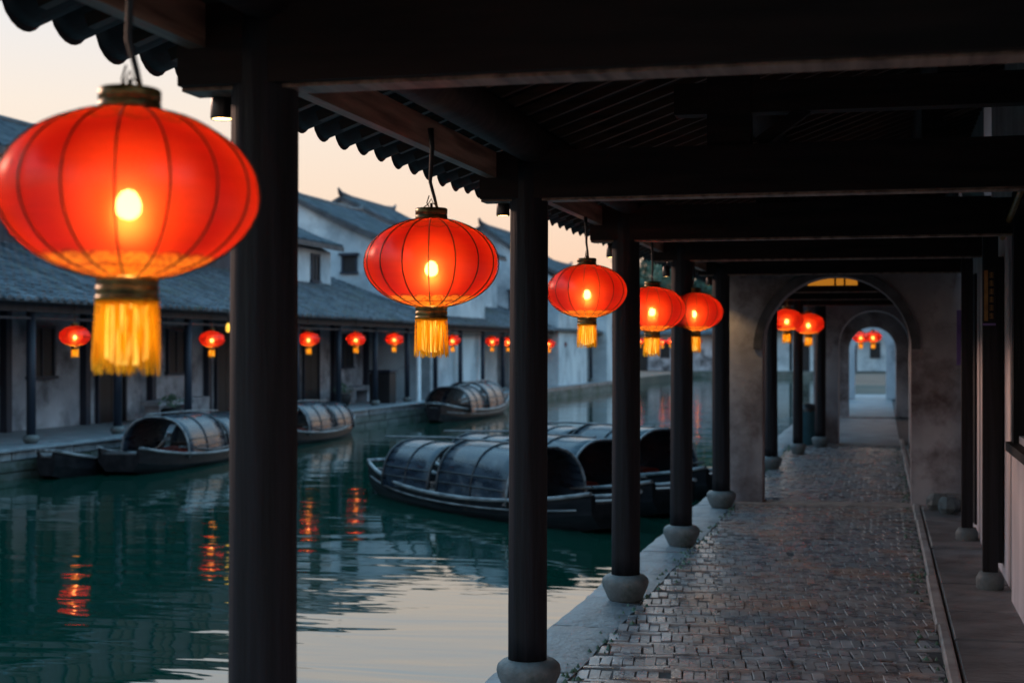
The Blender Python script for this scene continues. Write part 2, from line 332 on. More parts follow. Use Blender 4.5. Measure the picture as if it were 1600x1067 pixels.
# walkway: mortar bed, quay slabs, bricks, kerb and plinth slabs
XL, XS, XK, XP, XW = -1.76, -1.39, .285, .345, .74
b = MB(); b.box(XL+.02, XW+.6, -3, 52, -.09, -.018); walk = b.obj('walkway', M['mortar'], kind='structure')
b = MB()
y = -3.0; rows = []
while y < 52:
    L = random.uniform(.95, 1.45); rows.append((y, min(y+L, 52))); y += L
for (y0, y1) in rows:
    q = MB(); ox = random.uniform(-.012, .012)
    # slightly worn slab with a subdivided top
    nx, ny = 5, 9; vs = []; fs = []
    for j in range(ny+1):
        for i in range(nx+1):
            ed = (i in (0, nx)) or (j in (0, ny))
            vs.append((XL+ox+(XS-XL-.012)*i/nx + (random.uniform(-.006,.006) if i in (0,nx) else 0), (y1-y0-.016)*j/ny, (-.012 if ed else 0)+random.uniform(-.003,.003)))
    for j in range(ny):
        for i in range(nx):
            k = j*(nx+1)+i; fs.append((k, k+1, k+nx+2, k+nx+1))
    q.add(vs, fs, 0, True)
    rim = [i for i in range(nx+1)]+[j*(nx+1)+nx for j in range(1, ny+1)]+[ny*(nx+1)+i for i in range(nx-1, -1, -1)]+[j*(nx+1) for j in range(ny-1, 0, -1)]
    lo = [(vs[i][0], vs[i][1], -.16) for i in rim]; n_ = len(rim)
    q.add([vs[i] for i in rim]+lo, [(k, k+n_, (k+1) % n_+n_, (k+1) % n_) for k in range(n_)])
    q.obj('slab', M['slab'], walk, loc=(0, y0, random.uniform(-.006, .004)))
b = MB(); b.box(XL+.05, XL+.12, -3, 52, -1.2, -.13); b.obj('quay_wall', M['moss'], walk)

BR_P = .288; SH = .13
def brick_mesh(w_, l_, seed):
    random.seed(seed); q = MB(); j = lambda s: random.uniform(-s, s)
    q.cbox(-w_/2+j(.003), w_/2+j(.003), -l_/2+j(.006), l_/2+j(.006), -.03, 0, .0018); return q
hdr = [brick_mesh(.049, .183, i).mesh('brick', M['brick']) for i in range(6)]
strx = [brick_mesh(.205, .043, 50+i).mesh('brick', M['brick']) for i in range(6)]
random.seed(11)
bricks = []
r_ = int(-1/BR_P)
for r_ in range(-4, int(24.5/BR_P)):
    yb = r_*BR_P
    nh = 31; wv = (XK-XS-.01)/nh
    for i in range(nh):
        if random.random() < .004: continue
        bricks.append((0, XS+.006+wv*(i+.5)+random.uniform(-.002,.002), yb+.098))
    for k in (0, 1):
        off = random.uniform(-.1, .1); nn = 9; ws = .2105
        for i in range(nn):
            x = XS-.02+ws*(i+.5)+off
            if x-.1 < XS-.02 or x+.1 > XK+.02: continue
            bricks.append((1, x, yb+.212+.049*k))
def br_tf(t, x, y):
    s = random.uniform(-.035, .035)
    yy = y+SH*(x+.5)+random.uniform(-.003, .003)+.010*math.sin(y*1.7+x*3)
    Z = -.004+random.uniform(-.007, .005)-(.007 if random.random() < .03 else 0)+.006*math.sin(x*4+y*2.3)
    return Matrix.Translation((x, yy, Z)) @ Matrix.Rotation(SH*.95+s, 4, 'Z') @ Matrix.Rotation(random.uniform(-.03,.03), 4, 'X') @ Matrix.Rotation(random.uniform(-.035,.035), 4, 'Y'), yy
bl = [(br_tf(*q), q[0]) for q in bricks]
bl.sort(key=lambda q: q[0][1])
vis = [q for q in bl if q[0][1] > 6.35]; hidden = [q for q in bl if q[0][1] <= 6.35]
for (Mx, yy), t in vis[:298]:
    o = link('brick', random.choice(strx if t else hdr), walk); o.matrix_local = Mx
rest = MB()
for (Mx, yy), t in vis[298:]+hidden[-500:]:
    w_, l_ = (.205, .043) if t else (.049, .183)
    rest.cbox(-w_/2, w_/2, -l_/2, l_/2, -.03, 0, .0018, 0, Mx)
rest.obj('brick_paving', M['brick'], walk, kind='stuff')
b = MB(); b.box(XS, XK, 24.55, 52, -.03, -.008); b.obj('far_paving', M['pave'], walk)
# threshold stones under the arches
for yy in (14.72, 23.9, 33.9):
    b = MB(); b.cbox(XS, XK, yy, yy+.30, -.03, .018, .01); b.obj('threshold', M['kerb'], walk)
# kerb stones and plinth slabs on the right
y = 2.0
while y < 24:
    L = random.uniform(1.3, 2.1); q = MB()
    q.cbox(XK+random.uniform(-.008,.008), XP, y, y+L-.012, -.08, .035, .01)
    q.obj('kerb_stone', M['kerb'], walk); y += L
y = 2.3
while y < 24:
    L = random.uniform(.7, 1.15); q = MB()
    q.cbox(XP+.012, XW+.3, y, y+L-.015, -.08, .028+random.uniform(-.008,.008), .012)
    q.obj('plinth_slab', M['strip'], walk); y += L
# rubble stones by the arch foot
for i, (x, y_, r0) in enumerate(((.50, 14.35, .11), (.58, 14.05, .10), (.64, 14.38, .13))):
    b = MB(); b.lathe([(r0*.7,0),(r0,.05),(r0*.95,.10),(r0*.6,.15)], 9, wob=.12, smooth=False)
    b.obj('rough_stone', M['drum'], loc=(x, y_, .03), rz=i, label=['rounded grey stone nearest the arch jamb at the foot of the right wall','small foremost boulder at the foot of the right wall before the arch','larger boulder against the wall post by the arch'][i], cat='stone', group='loose stones by the first arch')

# ------------------------------------------------------------------ near colonnade
XC = -1.49; RC = .083
def drum_prof(s=1.0):
    return [(.088*s,0),(.100*s,.012),(.118*s,.05),(.136*s,.09),(.141*s,.112),(.136*s,.135),(.118*s,.152),(.100*s,.160)]
def column(x, y, top, label, r=RC, group='dark wooden columns along the near walkway', k=0):
    t = thing('wooden_column', (x, y, 0), label, 'column', group)
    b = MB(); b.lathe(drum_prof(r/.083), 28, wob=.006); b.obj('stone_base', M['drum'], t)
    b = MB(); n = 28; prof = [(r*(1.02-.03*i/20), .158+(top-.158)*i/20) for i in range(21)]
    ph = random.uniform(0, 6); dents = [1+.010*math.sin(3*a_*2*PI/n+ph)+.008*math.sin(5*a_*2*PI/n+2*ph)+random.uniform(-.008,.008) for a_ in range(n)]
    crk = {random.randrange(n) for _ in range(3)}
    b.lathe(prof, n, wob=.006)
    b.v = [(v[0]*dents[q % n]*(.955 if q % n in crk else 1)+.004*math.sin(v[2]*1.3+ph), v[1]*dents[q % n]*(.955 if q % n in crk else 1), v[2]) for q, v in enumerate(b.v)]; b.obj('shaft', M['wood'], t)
    return t
cols_d = [(414,3.74),(826,6.53),(977,8.99),(1065,11.5),(1127,14.3)]
clab = ['thick dark wooden column nearest the camera, behind the biggest lantern', 'dark wooden column right of the second lantern, its grey stone base cut by the lower edge',
        'dark wooden column behind the right edge of the third lantern, on a round blue-grey base', 'dark wooden column behind the fourth lantern, standing where the quay meets the moored boats',
        'dark wooden column standing against the left pier of the first arch']
colY = []
for (px, d), lb in zip(cols_d, clab):
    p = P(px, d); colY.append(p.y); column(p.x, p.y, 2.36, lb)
p = Vector((XC, colY[0]-2.65, 0)); 
for (px, d, rr), lb in zip(((1205,18.9,.08),(1247,21.5,.070),(1282,23.2,.080)), ('dark column just inside the first arch beside its left jamb','thin dark column seen through the first arch between its two lanterns','dark column through the first arch right beside the second arch wall')):
    p = P(px, d); column(p.x, p.y, 2.36, lb, rr, 'dark wooden columns seen through the first arch')

# ------------------------------------------------------------------ near roof
RS = .36                                     # slope
def rz_(x): return 2.54+RS*(x-XC)            # underside of the tiles
roof = thing('walkway_roof', (XC, 0, 2.5), 'dark timber lean-to roof with scalloped clay tile eave over the near walkway', 'roof')
roof_inv = (-XC, 0, -2.5)
def rpart(mb, name, m, **k):
    o = mb.obj(name, m, roof, **k); o.location = roof_inv; return o
XE, XR = -2.09, 1.1
def trough(seed):
    random.seed(seed); q = MB(); W = .226; n = 8; sag = .09; vs = []; fs = []
    steps = [XE+.0, XE+.03, -1.9, -1.4, -.6, XR]
    for t in (0, .012):
        for x in steps:
            for k in range(n+1):
                u = -1+2*k/n; zz = rz_(x)+sag*(1-math.sqrt(max(0, 1-(u*.97)**2)))*.9-.005
                vs.append((x, u*W/2, zz+t))
    ns = len(steps); w1 = n+1
    for i in range(ns-1):
        for k in range(n):
            a = i*w1+k; fs.append((a, a+1, a+w1+1, a+w1)); c = ns*w1+a; fs.append((c, c+w1, c+w1+1, c+1))
    for k in range(n): fs.append((k, ns*w1+k, ns*w1+k+1, k+1))
    q.add(vs, fs, 0, True)
    # drip lip
    lip = [(XE+.001, (-1+2*k/n)*W/2, rz_(XE)+sag*(1-math.sqrt(max(0, 1-((-1+2*k/n)*.97)**2)))*.9-.003) for k in range(n+1)]
    lip2 = [(XE-.010, p_[1]*.97, p_[2]-.012*(1-(abs(p_[1])/(W/2))**2)-.003) for p_ in lip]
    q.add(lip+lip2, [(k, k+1, n+2+k, n+1+k) for k in range(n)], 0, True)
    return q.mesh('tile_row', M['tile_under'])
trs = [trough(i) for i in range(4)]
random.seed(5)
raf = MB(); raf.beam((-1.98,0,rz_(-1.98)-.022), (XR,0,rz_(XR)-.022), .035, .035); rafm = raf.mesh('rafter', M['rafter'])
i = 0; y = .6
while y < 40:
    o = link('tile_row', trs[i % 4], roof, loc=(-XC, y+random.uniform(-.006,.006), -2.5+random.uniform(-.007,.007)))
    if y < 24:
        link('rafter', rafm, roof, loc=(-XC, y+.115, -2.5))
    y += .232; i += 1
b = MB(); b.add([(XE+.05,.4,rz_(XE)+.10),(XR+.6,.4,rz_(XR+.6)+.10),(XR+.6,40,rz_(XR+.6)+.10),(XE+.05,40,rz_(XE)+.10),
                 (XE+.05,.4,rz_(XE)+.16),(XR+.6,.4,rz_(XR+.6)+.16),(XR+.6,40,rz_(XR+.6)+.16),(XE+.05,40,rz_(XE)+.16)],
                [(0,1,2,3),(4,7,6,5),(0,4,5,1),(1,5,6,2),(2,6,7,3),(3,7,4,0)]); rpart(b, 'roof_light_seal', M['coping'])  # unseen sheet above the tiles, added to stop light leaking through
# purlins (round logs) and lantern rail
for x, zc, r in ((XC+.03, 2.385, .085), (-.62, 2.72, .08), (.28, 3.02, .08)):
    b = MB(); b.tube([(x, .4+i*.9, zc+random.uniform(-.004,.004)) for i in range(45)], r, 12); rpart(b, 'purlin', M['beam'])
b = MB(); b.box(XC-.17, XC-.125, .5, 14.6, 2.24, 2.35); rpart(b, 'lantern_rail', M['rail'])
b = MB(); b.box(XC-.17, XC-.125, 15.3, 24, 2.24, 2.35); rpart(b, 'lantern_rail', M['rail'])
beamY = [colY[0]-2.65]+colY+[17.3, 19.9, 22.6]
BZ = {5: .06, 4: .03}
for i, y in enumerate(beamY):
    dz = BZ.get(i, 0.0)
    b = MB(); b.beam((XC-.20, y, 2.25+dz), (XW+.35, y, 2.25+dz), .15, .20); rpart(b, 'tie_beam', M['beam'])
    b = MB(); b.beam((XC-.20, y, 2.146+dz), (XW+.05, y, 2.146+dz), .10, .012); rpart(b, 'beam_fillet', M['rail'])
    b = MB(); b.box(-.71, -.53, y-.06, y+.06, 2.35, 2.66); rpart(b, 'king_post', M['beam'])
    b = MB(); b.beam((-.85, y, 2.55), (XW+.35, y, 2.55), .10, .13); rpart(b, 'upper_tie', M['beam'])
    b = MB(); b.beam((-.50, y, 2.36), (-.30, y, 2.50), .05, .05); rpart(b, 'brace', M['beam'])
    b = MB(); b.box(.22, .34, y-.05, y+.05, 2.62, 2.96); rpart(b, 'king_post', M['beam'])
# extra cross beams just before the arch wall
for y, z in ((13.0, 2.42), ):
    b = MB(); b.beam((XC, y, z), (XW, y, z), .12, .16); rpart(b, 'tie_beam', M['beam'])

# ------------------------------------------------------------------ right wall
wall = thing('side_wall', (XW, 8, 0), 'pale stained plaster wall along the right side of the walkway with a dark wooden window', 'wall')
wi = (-XW, -8, 0)
def wpart(mb, name, m, par=None, **k):
    o = mb.obj(name, m, par or wall, **k)
    if par is None: o.location = wi
    return o
b = MB(); b.box(XW, XW+.2, 8.86, 9.28, .0, 3.6); b.box(XW, XW+.2, 2, 8.86, 0, 1.02); b.box(XW, XW+.2, 2, 8.86, 2.34, 3.6); b.box(XW, XW+.2, 2, 6.9, 1.02, 2.34)
wpart(b, 'plaster_panel', M['plaster'])
# window
b = MB(); b.box(XW-.03, XW+.05, 8.78, 8.90, .98, 2.38); b.box(XW-.03, XW+.05, 6.9, 7.0, .98, 2.38); b.box(XW-.03, XW+.05, 7.0, 8.78, 2.28, 2.38)
win = wpart(b, 'window', M['wood'])
b = MB(); b.box(XW-.06, XW+.05, 6.85, 8.95, .93, .98); o = b.obj('sill', M['wood'], win)
b = MB(); b.box(XW+.09, XW+.10, 7.0, 8.78, .98, 2.28); b.obj('pane', M['dark'], win)
for yy in (8.35, 7.9, 7.45):
    b = MB(); b.box(XW+.0, XW+.04, yy-.025, yy+.025, .98, 2.28); b.obj('mullion', M['wood'], win)
# recessed panels further on
for (y0, y1, x0) in ((9.35, 11.4, XW+.03), (11.6, 14.7, XW-.01)):
    b = MB(); b.box(x0, x0+.18, y0, y1, 0, 3.6); wpart(b, 'plaster_panel', M['plaster'])
b = MB(); b.box(XW-.02, XW+.2, 15.1, 50, 0, 3.6); wpart(b, 'plaster_panel', M['arch'])
for (y0, y1) in ((10.2, 10.75), (12.4, 13.0)):
    b = MB(); b.box(XW-.03, XW+.02, y0, y1, .12, 2.1); wpart(b, 'wall_door', M['wood'])
b = MB(); b.tube([(XW-.05, 5.5, 2.62), (XW-.05, 9.0, 2.20), (XW-.05, 9.3, 2.16)], .018, 8); wpart(b, 'conduit', M['gold'])
def wpost(px, d, lb, wd=.085):
    p = P(px, d); t = thing('wall_post', (p.x, p.y, 0), lb, 'post', 'square wooden posts along the right wall')
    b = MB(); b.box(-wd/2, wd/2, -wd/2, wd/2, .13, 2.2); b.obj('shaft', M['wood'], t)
    b = MB(); b.lathe([(.07,0),(.085,.03),(.085,.09),(.065,.13)], 14, wob=.02); b.obj('stone_base', M['drum'], t)
    return p
pA = wpost(1547, 9.3, 'dark post on the right beside the window, with the gilt hanging board', .09)
wpost(1511, 11.6, 'dark post on the right between the gilt board post and the arch wall')
wpost(1470, 14.3, 'dark post in the corner where the first arch wall meets the right wall', .10)
# hanging gilt board and purple board
t = thing('hanging_board', (pA.x-.01, pA.y-.075, 1.66), 'narrow vertical dark board with gilt marks hanging from the right wall post', 'sign')
b = MB(); b.box(-.036, .036, -.012, .012, 0, .34); b.obj('board', M['wood'], t)
b = MB(); b.box(-.030, -.008, -.016, -.012, .015, .325); b.obj('gilt_face', M['gold'], t)
b = MB(); random.seed(3)
for k in range(6):
    z = .03+k*.05
    for q in range(3): b.box(.0, .024, -.0155, -.012, z+q*.012, z+q*.012+.005)
    b.box(.010, .014, -.017, -.0155, z, z+.034)
b.obj('lettering', M['gold'], t)
b = MB(); b.box(-.038, .038, -.014, .014, -.012, 0); b.obj('bottom_edge', M['purple'], t)
p = P(1499, 12.6); b = MB(); b.box(-.022, .022, -.01, .01, 0, .46); b.obj('purple_board', M['purple'], loc=(p.x, p.y, 1.37), label='slim purple vertical board hanging past the second right-hand post', cat='sign')

# ------------------------------------------------------------------ arch walls
def arch_wall(y0, y1, xa, xb, ja, jb, crown, top, m, label, trim=True, name='arch_wall'):
    t = thing(name, (0, y0, 0), label, 'arch', None)
    r = (jb-ja)/2; cx = (ja+jb)/2; sp = crown-r; n = 26
    def skin(y, flip):
        arc = [(cx-r*math.cos(PI*k/n), sp+r*math.sin(PI*k/n)) for k in range(n+1)]
        vs = []; fs = []
        for (x, z) in arc: vs.append((x, y, z)); 
        for (x, z) in arc: vs.append((x, y, top))
        for k in range(n): fs.append((k, k+1, n+2+k, n+1+k))
        o = len(vs); vs += [(xa,y,0),(ja,y,0),(ja,y,sp),(ja,y,top),(xa,y,top)]; fs.append((o,o+1,o+2,o+3,o+4))
        o = len(vs); vs += [(jb,y,0),(xb,y,0),(xb,y,top),(jb,y,top),(jb,y,sp)]; fs.append((o,o+1,o+2,o+3,o+4))
        return vs, [f[::-1] for f in fs] if flip else fs
    b = MB(); b.add(*skin(0, False)); b.add(*skin(y1-y0, True))
    path = [(ja, 0), (ja, sp)]+[(cx-r*math.cos(PI*k/n), sp+r*math.sin(PI*k/n)) for k in range(1, n)]+[(jb, sp), (jb, 0)]
    for (p1, p2) in zip(path, path[1:]): b.add([(p1[0],0,p1[1]),(p2[0],0,p2[1]),(p2[0],y1-y0,p2[1]),(p1[0],y1-y0,p1[1])], [(0,1,2,3)], 1)
    for x in (xa, xb): b.add([(x,0,0),(x,y1-y0,0),(x,y1-y0,top),(x,0,top)], [(0,1,2,3)])
    b.obj('wall', [m, M['arch2'] if y0 > 20 else m], t)  # far reveals take a paler colour standing for light from beyond
    if trim:
        b = MB(); vs = []; fs = []
        for k in range(n+1):
            a = PI*k/n
            for rr, yy in ((r+.004,-.035),(r+.085,-.035),(r+.085,.0),(r+.004,.0)): vs.append((cx-rr*math.cos(a), yy, sp+rr*math.sin(a)))
        for k in range(n):
            for q in range(4): fs.append((k*4+q, k*4+(q+1) % 4, (k+1)*4+(q+1) % 4, (k+1)*4+q))
        fs.append((0,1,2,3)); fs.append((n*4+3,n*4+2,n*4+1,n*4))
        b.add(vs, fs); b.obj('arch_trim', M['trim'], t)
    return t
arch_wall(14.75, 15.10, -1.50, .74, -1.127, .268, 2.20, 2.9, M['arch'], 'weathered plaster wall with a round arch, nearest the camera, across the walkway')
arch_wall(24.2, 24.9, -.93, .74, -.665, .42, 2.11, 2.9, M['arch'], 'arch wall with a reveal coloured pale as if lit seen through the first arch, second in line', False)
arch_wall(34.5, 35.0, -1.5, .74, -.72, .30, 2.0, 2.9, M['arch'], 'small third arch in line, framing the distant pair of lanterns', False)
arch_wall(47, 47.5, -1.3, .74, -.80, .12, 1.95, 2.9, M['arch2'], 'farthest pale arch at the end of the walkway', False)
# amber lit transom behind first arch
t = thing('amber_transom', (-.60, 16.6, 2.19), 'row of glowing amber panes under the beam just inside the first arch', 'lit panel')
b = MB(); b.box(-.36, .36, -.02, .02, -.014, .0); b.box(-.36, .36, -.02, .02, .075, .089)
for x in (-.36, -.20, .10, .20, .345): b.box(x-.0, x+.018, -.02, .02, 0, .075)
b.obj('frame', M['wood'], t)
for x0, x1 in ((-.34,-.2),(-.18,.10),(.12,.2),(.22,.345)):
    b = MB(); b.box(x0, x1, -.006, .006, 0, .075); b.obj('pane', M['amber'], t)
# bin
p = P(1263, 23.6); t = thing('litter_bin', (p.x, p.y, 0), 'dark teal litter bin between two columns through the first arch', 'bin')
b = MB(); b.lathe([(.13,0),(.15,.02),(.16,.52),(.165,.54)], 16); b.obj('body', M['teal'], t)
b = MB(); b.lathe([(.175,.54),(.175,.58),(.11,.64),(.0,.66)], 16, closed=False); b.obj('lid', M['lampmetal'], t)

# ------------------------------------------------------------------ lanterns
def shade_mesh():
    q = MB(); a, bz = .225, .150; n = 96; m_ = 26; vs = []; fs = []
    z1 = bz*math.sqrt(1-(.052/a)**2)
    for i in range(m_+1):
        th = -math.asin(z1/bz)+2*math.asin(z1/bz)*i/m_
        z = bz*math.sin(th); r = a*math.cos(th)
        for k in range(n):
            ph = 2*PI*k/n; cc = abs(math.sin(ph*8)); rr = r*(.985+.015*cc)
            vs.append((rr*math.cos(ph), rr*math.sin(ph), z))
    for i in range(m_):
        for k in range(n):
            k2 = (k+1) % n; fs.append((i*n+k, i*n+k2, (i+1)*n+k2, (i+1)*n+k))
    q.add(vs, fs, 0, True); return q.mesh('shade', M['silk'])
def rib_mesh(rad, n=22):
    q = MB(); a, bz = .226, .150; th1 = math.acos(.052/a)
    q.tube([(a*math.cos(t), 0, bz*math.sin(t)) for t in [-th1+2*th1*i/n for i in range(n+1)]], rad, 5); return q
shadem = shade_mesh(); ribm = rib_mesh(.0021).mesh('rib', M['wire'])
q = MB()
r1 = rib_mesh(.0022, 10)
for k in range(16):
    Mx = Matrix.Rotation(2*PI*k/16, 4, 'Z'); q.add([Mx @ Vector(v) for v in r1.v], r1.f, 0, True)
ribsfar = q.mesh('ribs', M['wire'])
q = MB(); q.lathe([(.051,.144),(.054,.147),(.054,.158),(.051,.160),(.054,.162),(.054,.180),(.050,.183),(.044,.183),(.044,.146)], 28, closed=False)
topm = q.mesh('top_band', M['brass'])
q = MB(); q.lathe([(.046,-.144),(.051,-.146),(.054,-.149),(.054,-.158),(.051,-.160),(.054,-.163),(.054,-.174),(.051,-.177),(.055,-.180),(.055,-.188),(.047,-.190)], 28, closed=False)
botm = q.mesh('bottom_band', M['brass'])
def tassel_mesh(ns, seed, L=.128, rad=.0011):
    random.seed(seed); q = MB()
    for ring, rr in ((0, .054), (1, .047)):
        for k in range(ns):
            a = 2*PI*(k+.5*ring)/ns+random.uniform(-.03,.03); ll = L*random.uniform(.84, 1.05); tw = random.uniform(-.9, .9)
            vs = []; drift = random.uniform(-.09, .09); wv = random.uniform(-.04, .04); fl = random.uniform(.97, 1.10)
            for u in (0, .3, .6, 1):
                aa = a+drift*u+wv*math.sin(u*5); r2 = rr*(1+(fl-1)*u); t_ = tw*u
                dx, dy = math.cos(aa+PI/2+t_)*rad*1.35, math.sin(aa+PI/2+t_)*rad*1.35
                for sg in (-1, 1): vs.append((r2*math.cos(aa)+sg*dx, r2*math.sin(aa)+sg*dy, -.184-ll*u))
            q.add(vs, [(0,1,3,2),(2,3,5,4),(4,5,7,6)], 0, True)
    q.lathe([(.054,-.181),(.0555,-.186),(.054,-.194)], 28, closed=False)
    return q.mesh('tassel', M['fringe'])
tasn = [tassel_mesh(78, i) for i in range(3)]; tasf = tassel_mesh(26, 9, rad=.0034)
q = MB()
q.lathe([(.001,.030),(.012,.025),(.020,.013),(.0225,0),(.020,-.013),(.012,-.021),(.001,-.0235)], 16, closed=False); bulbm = q.mesh('bulb', M['bulb'])
bulbf = bulbm.copy(); bulbf.name = 'bulb'; bulbf.materials[0] = M['bulbfar']
q = MB(); q.tube([(0,0,.03),(0,0,.20)], .005, 6); q.tube([(-.05,0,.165),(.05,0,.165)], .003, 5); q.lathe([(.013,.028),(.015,.06),(.008,.07)], 10); stemm = q.mesh('bulb_stem', M['lampmetal'])
q = MB(); q.lathe([(.010,-.190),(.034,-.196),(.037,-.285),(.020,-.298)], 14); fringe_core = q.mesh('added_fringe_core', M['added_core_glow'])  # added glowing core hidden by the strands, brightens the fringe; no lantern part
def lantern(loc, width, label, group, near=True, rail=2.24, seed=0, cat='lantern'):
    s = width/.45; t = thing('red_lantern', loc, label, cat, group); t.scale = (s, s, s)
    t.rotation_euler = (R(random.uniform(-1,1)), R(random.uniform(-1.2,1.2)), R(seed*37))
    link('shade', shadem, t)
    if near:
        for k in range(16): link('rib', ribm, t, rz=2*PI*k/16)
    else: link('ribs', ribsfar, t)
    link('top_band', topm, t); link('bottom_band', botm, t)
    link('tassel', tasn[seed % 3] if near else tasf, t)
    bu = link('bulb', bulbm if near else bulbf, t, loc=(0,0,-.022))
    link('added_fringe_core', fringe_core, t)
    if near: link('bulb_stem', stemm, t)
    h = (rail-loc[2])/s; q = MB()
    if near:
        q.tube([(0,.008,h),(.004,.004,h*.75+.05),(-.004,0,.27),(.012,0,.215),(.02,0,.185)], [.011,.0085,.0065,.006,.005], 8)
        q.tube([(-.03,0,.183),(-.012,0,.196),(0,0,.215),(.006,0,.20),(.03,0,.183)], .0018, 5)
        q.tube([(-.008,0,.225),(-.016,0,.20),(-.008,0,.188)], .0022, 5)
    else: q.tube([(0,0,h),(0,0,.18)], .006, 6)
    q.obj('hanging_cord', M['cord'], t)
    return t
random.seed(21)
near_l = [  # px centre, py centre, px width, real width
    (201, 303, 403, .45, 'biggest red lantern at the upper left, left of the thick nearest column'),
    (674, 411, 210, .45, 'sharp red lantern hanging between the nearest column and the second column'),
    (917, 455, 126, .45, 'third red lantern, overlapping the left edge of the third column'),
    (1019, 483, 106, .45, 'fourth red lantern, hanging between the third and fourth columns'),
    (1084, 487, 92, .45, 'fifth red lantern, last one before the arch wall'),
]
gl = 'red silk lanterns with yellow fringes along the near walkway'
for i, (px, py, pw, w_, lb) in enumerate(near_l):
    d = w_*F_PX/pw; z = EYE+(546-py)*d/F_PX; p = P(px, d, z); lantern(p, w_, lb, gl, True, 2.24 if i else 2.6, i)
for i, (px, py, pw, lb) in enumerate(((1229, 500, 52, 'left lantern seen through the first arch, partly behind a column'), (1263, 506, 50, 'right lantern seen through the first arch, beside the second arch wall'))):
    d = .45*F_PX/pw; z = EYE+(546-py)*d/F_PX; lantern(P(px, d, z), .45, lb, 'lanterns through the first arch', False, 2.3, i)
for i, (px, py, pw, lb) in enumerate(((1345, 527, 26, 'left one of the distant pair of lanterns in the farthest arch'), (1364, 527, 26, 'right one of the distant pair of lanterns in the farthest arch'))):
    d = .45*F_PX/pw; z = EYE+(546-py)*d/F_PX; lantern(P(px, d-i*1.5, z), .45, lb, 'distant pair of lanterns in the far arch', False, 2.3, i)
far_l = [(117, 525, 'lantern across the canal at far left, under the biggest lantern'), (331, 530, 'lantern across the canal just left of the thick nearest column'),
         (482, 530, 'lantern across the canal just right of the thick nearest column'), (556, 530, 'lantern across the canal between the nearest column and the sharp lantern'),
         (616, 530, 'lantern across the canal left of the yellow fringe of the sharp lantern'), (707, 532, 'lantern across the canal right of the yellow fringe of the sharp lantern'),
         (769, 533, 'lantern across the canal left of a lantern that touches the second column'), (794, 534, 'lantern across the canal touching the left edge of the second column'),
         (858, 537, 'lantern across the canal touching the right edge of the second column'), (876, 538, 'lantern across the canal left of the yellow fringe of the third lantern')]
fl_pos = []
for i, (px, py, lb) in enumerate(far_l):
    tot = math.atan((800-px)/F_PX)+YAW; Y = 13.1/math.tan(tot); d = Y*math.cos(YAW)+13.1*math.sin(YAW)
    fl_pos.append(Y); lantern((-13.1, Y, EYE+(546-py)*d/F_PX), .52, lb, 'small red lanterns hanging across the canal', False, 2.25, i)
for i, (px, py, d, lb) in enumerate(((1000, 533, 100, 'distant lantern right beside the third column'), (1035, 534, 100, 'distant lantern below the fourth lantern'), (1048, 533, 104, 'distant lantern touching the fourth column'), (1090, 533, 100, 'distant lantern between the fourth and fifth columns'))):
    lantern(P(px, d, EYE+(546-py)*d/F_PX), .62, lb, 'tiny lanterns on the building closing the canal', False, 2.6, i)

# eave spot lamps
for i, ((px, py, d), lb) in enumerate(zip(((347, 165, 3.84), (786, 325, 6.64), (955, 393, 9.1), (1041, 425, 11.62), (1108, 440, 14.42)),
        ('small black spot lamp glowing beside the thick nearest column', 'small black spot lamp left of the second column', 'small black spot lamp left of the third column', 'small black spot lamp left of the fourth column', 'small black spot lamp left of the fifth column'))):
    z = EYE+(546-py)*d/F_PX; p = P(px, d, z)
    t = thing('spot_lamp', p, lb, 'lamp', 'black spot lamps under the eave')
    b = MB(); b.lathe([(.022,.045),(.027,.035),(.030,-.03),(.028,-.036),(.025,-.030)], 20); b.obj('housing', M['lampmetal'], t)
    b = MB(); b.lathe([(.0245,-.0315),(.0245,-.034)], 20); b.obj('lens', M['lens'], t)
    b = MB(); b.tube([(0,0,.04),(.012,0,.075),(.03,0,.11),(.03,0,2.36-z)], .006, 6); b.obj('bracket', M['lampmetal'], t)
    ld = bpy.data.lights.new('lamp_light', 'SPOT'); ld.energy = 9; ld.color = (1, .62, .25); ld.spot_size = R(120); ld.spot_blend = .6; ld.shadow_soft_size = .02
    lo = bpy.data.objects.new('lamp_light', ld); S.collection.objects.link(lo); lo.parent = t; lo.location = (0, 0, -.04)

